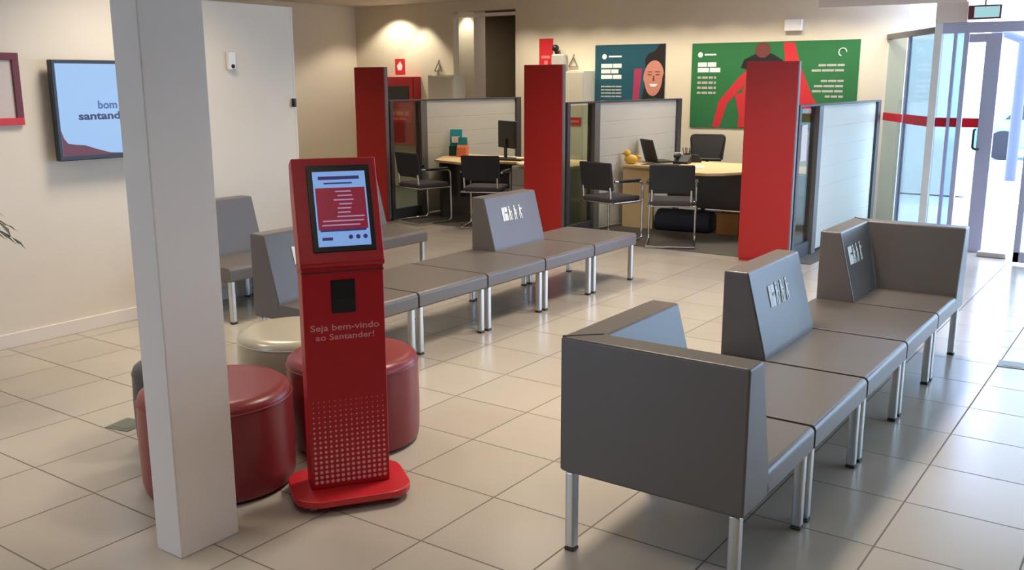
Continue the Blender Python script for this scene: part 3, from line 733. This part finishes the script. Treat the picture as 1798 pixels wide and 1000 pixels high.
for dx in (-.06, .06):
    mb.box((px0 + .915 + dx - .03, yp - .0042, 1.775), (px0 + .915 + dx + .03, yp - .003, 1.79)); mb.box((px0 + .915 + dx - .035, yp - .0042, 1.815), (px0 + .915 + dx + .035, yp - .003, 1.825))
flat(mb, [(px0 + .90, 1.70), (px0 + .93, 1.70), (px0 + .925, 1.77), (px0 + .91, 1.77)], yp - .003)
obj('printed_features', mb, 'pskin', pb)
obj('printed_smile', flat(MB(), [(px0 + .85, 1.66), (px0 + .98, 1.66), (px0 + .95, 1.625), (px0 + .88, 1.625)], yp - .003), 'ink', pb)
obj('printed_jacket', flat(MB(), [(px0 + .68, 1.312), (px1 - .005, 1.312), (px1 - .06, 1.44), (px0 + .95, 1.49), (px0 + .84, 1.47), (px0 + .76, 1.42)], yp - .0032), 'dgreen', pb)
# green poster
gx0, gx1, gz0, gz1 = -5.42, -3.27, 1.10, 2.175
t = thing('poster', 'large green poster with a red-clad figure raising one arm', 'poster', (0, 0, 0), 0, 'posters on the back wall')
pb = obj('board', MB().box((gx0, yp, gz0), (gx1, YB, gz1), .002), 'green', t)
mb = MB()
mb.cyl((gx0 + .12, yp - .002, 2.03), (gx0 + .12, yp, 2.03), .034, 20); word_bars(mb, gx0 + .18, 2.03, yp - .001, (.16,), .02)
for i, w in enumerate((.25, .31)):
    word_bars(mb, gx0 + .09, 1.905 - i * .07, yp - .001, (w * .5, w * .47), .055, .012)
obj('white_text', mb, 'ink', pb)
mb = MB()
for i in range(4): word_bars(mb, gx0 + .09, 1.74 - i * .065, yp - .001, (.05, .08, .06, .03), .03)
x = gx1 - .12
for i, w in enumerate((.30, .38, 0, .26, .34, .36, .20)):
    if w: word_bars(mb, x - w - .06, 1.88 - i * .062, yp - .001, (w * .3, w * .38, w * .28), .026)
obj('small_text', mb, 'lightgrey', pb)
ring = [(.047 * math.cos(a), .047 * math.sin(a)) for a in [2 * PI * i / 20 for i in range(15)]]
mb = MB(); mb.tube([(gx1 - .2 + q[0], yp - .004, 2.03 + q[1]) for q in ring], .006, 6, .001, 1)
obj('round_mark', mb, 'ink', pb)
# figure: head, collar, body, raised arm, arm on hip
mb = MB()
flat(mb, [(-4.75, 1.11), (-4.0, 1.11), (-3.98, 1.5), (-4.05, 1.86), (-4.62, 1.86), (-4.72, 1.5)], yp - .0004)
flat(mb, [(-4.62, 1.86), (-4.76, 1.74), (-5.02, 1.44), (-5.10, 1.11), (-5.0, 1.11), (-4.9, 1.42), (-4.70, 1.62)], yp - .0004)
flat(mb, [(-4.15, 1.8), (-4.2, 2.16), (-4.06, 2.16), (-3.98, 1.9), (-3.9, 1.72), (-3.8, 1.5), (-3.62, 1.26), (-3.75, 1.2), (-3.98, 1.45)], yp - .0004)
flat(mb, [(-4.80, 1.52), (-4.70, 1.11), (-4.62, 1.11), (-4.70, 1.55)], yp - .0016)
obj('printed_figure', mb, 'pred', pb)
obj('printed_collar', flat(MB(), [(-4.74, 1.86), (-4.7, 1.96), (-4.55, 2.03), (-4.34, 2.03), (-4.2, 1.95), (-4.16, 1.84), (-4.45, 1.8)], yp - .002), 'hair', pb)
obj('printed_head', flat(MB(), [(-4.46 + .10 * math.cos(a), 2.075 + .095 * math.sin(a)) for a in [2 * PI * i / 24 for i in range(24)]], yp - .0034), 'pskin', pb)

tag(obj('emergency_light', MB().box((-4.19, YB - .06, 2.29), (-3.97, YB, 2.43), .012, 3), 'whitemetal'), 'white emergency light box high above the green poster', 'light')
# extinguisher signs, siren
t = thing('fire_sign', 'red fire extinguisher sign above the central totem', 'sign', (0, 0, 0), 0, 'red fire safety signs')
s_ = obj('plate', MB().box((-7.83, YB - .006, 1.90), (-7.59, YB, 2.30), .001), 'signred', t)
obj('symbol', MB().box((-7.79, YB - .008, 2.02), (-7.64, YB - .006, 2.06)).box((-7.74, YB - .008, 1.92), (-7.68, YB - .006, 1.99)), 'pink', s_)
t = thing('fire_sign', 'small red fire sign above the hose cabinet', 'sign', (0, 0, 0), 0, 'red fire safety signs')
s_ = obj('plate', MB().box((-10.64, YB - .006, 1.82), (-10.43, YB, 2.06), .001), 'signred', t)
obj('symbol', flat(MB(), [(-10.58, 1.88), (-10.5, 1.88), (-10.48, 1.95), (-10.53, 2.02), (-10.6, 1.95)], YB - .006), 'ink', s_)
t = thing('alarm_siren', 'grey alarm bell with a dark knob right of the central totem top', 'alarm', (-7.44, YB - .002, 1.96))
obj('body', MB().box((-.13, -.1, -.12), (.10, 0, .12), .03, 3), 'lightgrey', t)
obj('knob', MB().ball((-.06, -.08, .2), .05).cyl((-.04, -.05, .1), (-.06, -.08, .2), .03, 12), 'black', t)
# triangular hooks
for i, (x, z, lb) in enumerate(((-7.24, 1.96, 'small triangular wire hook above the cream cabinet beside the central totem'), (-9.72, 1.92, 'small triangular wire hook above the cream cabinet near the corridor'))):
    mb = MB().tube([(-.075, -.02, -.06), (.075, -.02, -.06), (0, -.02, .07), (-.075, -.02, -.06)], .008, 8, .01).cyl((0, -.02, .07), (0, 0, .11), .008, 8)
    tag(obj('wall_hook', mb, 'greypost', loc=(x, YB, z)), lb, 'hook', 'triangular wall hooks')
# cream cabinets
t = thing('tall_cabinet', 'tall cream metal cabinet with a red label right of the central totem', 'cabinet', (-7.10, YB - .003, .006))
obj('body', MB().box((-.21, -.3, 0), (.205, 0, 1.83), .004), 'cab', t)
obj('door', MB().box((-.20, -.315, .02), (.19, -.301, 1.81), .003), 'cab', t)
obj('red_label', MB().box((-.14, -.318, 1.08), (.19, -.315, 1.2)), 'signred', t)
obj('label_text', MB().box((-.10, -.32, 1.125), (.15, -.318, 1.155)), 'pink', t)
t = thing('wall_cabinet', 'cream metal cabinet standing left of the corridor opening', 'cabinet', (-9.45, YB - .003, .006))
obj('body', MB().box((-.25, -.3, 0), (.25, 0, 1.79), .004), 'cab', t)
obj('door', MB().box((-.16, -.315, .02), (.24, -.301, 1.77), .003), 'cab', t)
obj('handle', MB().box((.18, -.335, 1.3), (.21, -.315, 1.42), .004), 'greypost', t)
# fire hose cabinet
t = thing('fire_hose_cabinet', 'red fire hose cabinet with a dark window behind the left totem', 'cabinet', (-10.46, YB, .69))
obj('body', MB().box((-.37, -.18, 0), (.36, 0, 1.085), .004), 'firered', t)
fd = obj('door', MB().box((-.36, -.195, .01), (.35, -.181, 1.075), .004), 'firered', t)
obj('window', MB().box((-.25, -.198, .70), (.27, -.195, .94)), 'darkglass', fd)
obj('label_plate', MB().box((-.20, -.198, .36), (.30, -.195, .58)), 'signred', fd)
mb = MB(); word_bars(mb, -.16, .51, -.199, (.12, .16, .08), .06); word_bars(mb, -.16, .42, -.199, (.2, .14), .035)
obj('label_text', mb, 'pink', fd)
obj('handle', MB().box((-.34, -.21, .5), (-.31, -.195, .62), .004), 'black', fd)
# exit sign over the doors
t = thing('exit_sign', 'small lit exit sign above the glass doors', 'sign', (-1.71, FY - .12, 2.27))
obj('housing', MB().box((-.145, -.02, 0), (.145, .02, .13), .006), 'frame', t)
obj('face', MB().box((-.09, -.023, .015), (.13, -.0205, .115)), 'exitg', t)
obj('stem', MB().cyl((0, 0, .13), (0, 0, CH - 2.27), .008, 8), 'greypost', t)

# floor outlet plates
for loc, rz, lb in (((-4.22, 2.585, 0), .2, 'metal floor outlet plate left of the ottomans'), ((-.70, 6.28, 0), .1, 'metal floor outlet plate near the right edge of the picture')):
    t = thing('floor_outlet', lb, 'outlet', loc, rz, 'floor outlet plates')
    pl = obj('plate', MB().box((-.075, -.075, 0), (.075, .075, .004), .0015), 'brass', t)
    obj('cover', MB().box((-.05, -.05, .004), (.05, .05, .0055), .001), 'brass', pl)
tag(obj('door_stop', MB().box((-.13, -.05, 0), (.13, .05, .05), .01, 3), 'lightgrey', loc=(-1.42, FY - .22, 0)), 'grey floor door stop at the foot of the wide door stile', 'door stop')

# ------------------------------------------------------------------ light
def area(name, loc, sx, sy, pw, col, rot=(0, 0, 0), spread=None):
    l = bpy.data.lights.new(name, 'AREA'); l.shape = 'RECTANGLE'; l.size = sx; l.size_y = sy; l.energy = pw; l.color = col
    o = bpy.data.objects.new(name, l); COL.objects.link(o); o.location = loc; o.rotation_euler = rot; return o
WARM = (1, .885, .735)
SPR = math.radians(125)
for x, y, p in ((-5.2, 1.2, 26), (-5.2, 3.9, 26), (-2.3, 4.2, 40), (-2.3, 6.9, 34), (-.9, 1.2, 12), (-4.6, 6.8, 30)):
    area('ceiling_panel_light', (x, y, CH - .03), .6, .6, p, WARM).data.spread = SPR
for x in (-10.5, -8.6, -6.7, -4.2):
    area('ceiling_panel_light', (x, 9.6, CH - .03), .5, .5, 13, WARM).data.spread = SPR
area('corridor_fill', (-8.9, 13.6, CH - .03), .5, .5, 18, WARM)  # unseen fill lamp, added to brighten the corridor
area('ceiling_panel_light', (-8.8, 6.6, CH - .03), .5, .5, 20, WARM).data.spread = SPR
def spot(loc, tgt, pw, deg, blend=.35, col=(1, .91, .76)):
    l = bpy.data.lights.new('downlight', 'SPOT'); l.energy = pw; l.spot_size = math.radians(deg); l.spot_blend = blend; l.color = col; l.shadow_soft_size = .04
    o = bpy.data.objects.new('downlight', l); COL.objects.link(o); o.location = loc
    o.rotation_euler = (Vector(tgt) - Vector(loc)).to_track_quat('-Z', 'Y').to_euler(); return o
spot((-10.52, 11.42, CH - .02), (-10.52, 11.5, 0), 62, 122, .4)
spot((-10.0, 11.5, CH - .02), (-9.95, 11.56, 0), 34, 80, .4)
for k in range(9):
    x = -8.0 + k * .62
    spot((x, 11.12, CH - .02), (x, 11.3, 0), 52, 112, .7)
spot((-9.5, 12.08, CH - .02), (-9.5, 12.2, 0), 26, 80, .5, (.95, .95, .74))

w = bpy.data.worlds.new('sky'); S.world = w; w.use_nodes = True
nt = w.node_tree; bg = nt.nodes['Background']
bg.inputs['Color'].default_value = (.50, .63, 1.0, 1); bg.inputs['Strength'].default_value = 10
sun = bpy.data.lights.new('sun', 'SUN'); sun.energy = 3.0; sun.angle = .02; sun.color = (1, .95, .86)
so = bpy.data.objects.new('sun', sun); COL.objects.link(so)
so.rotation_euler = Vector((.25, -.35, -1)).to_track_quat('-Z', 'Y').to_euler()

# ------------------------------------------------------------------ camera
H, f, pi_, ro, ya = 1.7, 1659.62, math.radians(12.15318), math.radians(.1605), math.radians(-35.2195)
cy, sy = math.cos(ya), math.sin(ya)
fwd = Vector((sy * math.cos(pi_), cy * math.cos(pi_), -math.sin(pi_))); right = Vector((cy, -sy, 0)); down = fwd.cross(right)
r2 = right * math.cos(ro) + down * math.sin(ro); dn2 = -right * math.sin(ro) + down * math.cos(ro)
cam = bpy.data.cameras.new('camera'); co = bpy.data.objects.new('camera', cam); COL.objects.link(co)
mx = Matrix((r2, -dn2, -fwd)).transposed().to_4x4(); mx.translation = (0, 0, H); co.matrix_world = mx
cam.sensor_fit = 'HORIZONTAL'; cam.sensor_width = 36; cam.lens = 36 * f / 1798; cam.clip_end = 200; cam.clip_start = .05
S.camera = co
vs = S.view_settings; vs.view_transform = 'Standard'; vs.look = 'None'; vs.gamma = 1; vs.use_curve_mapping = False; vs.exposure = 0.12
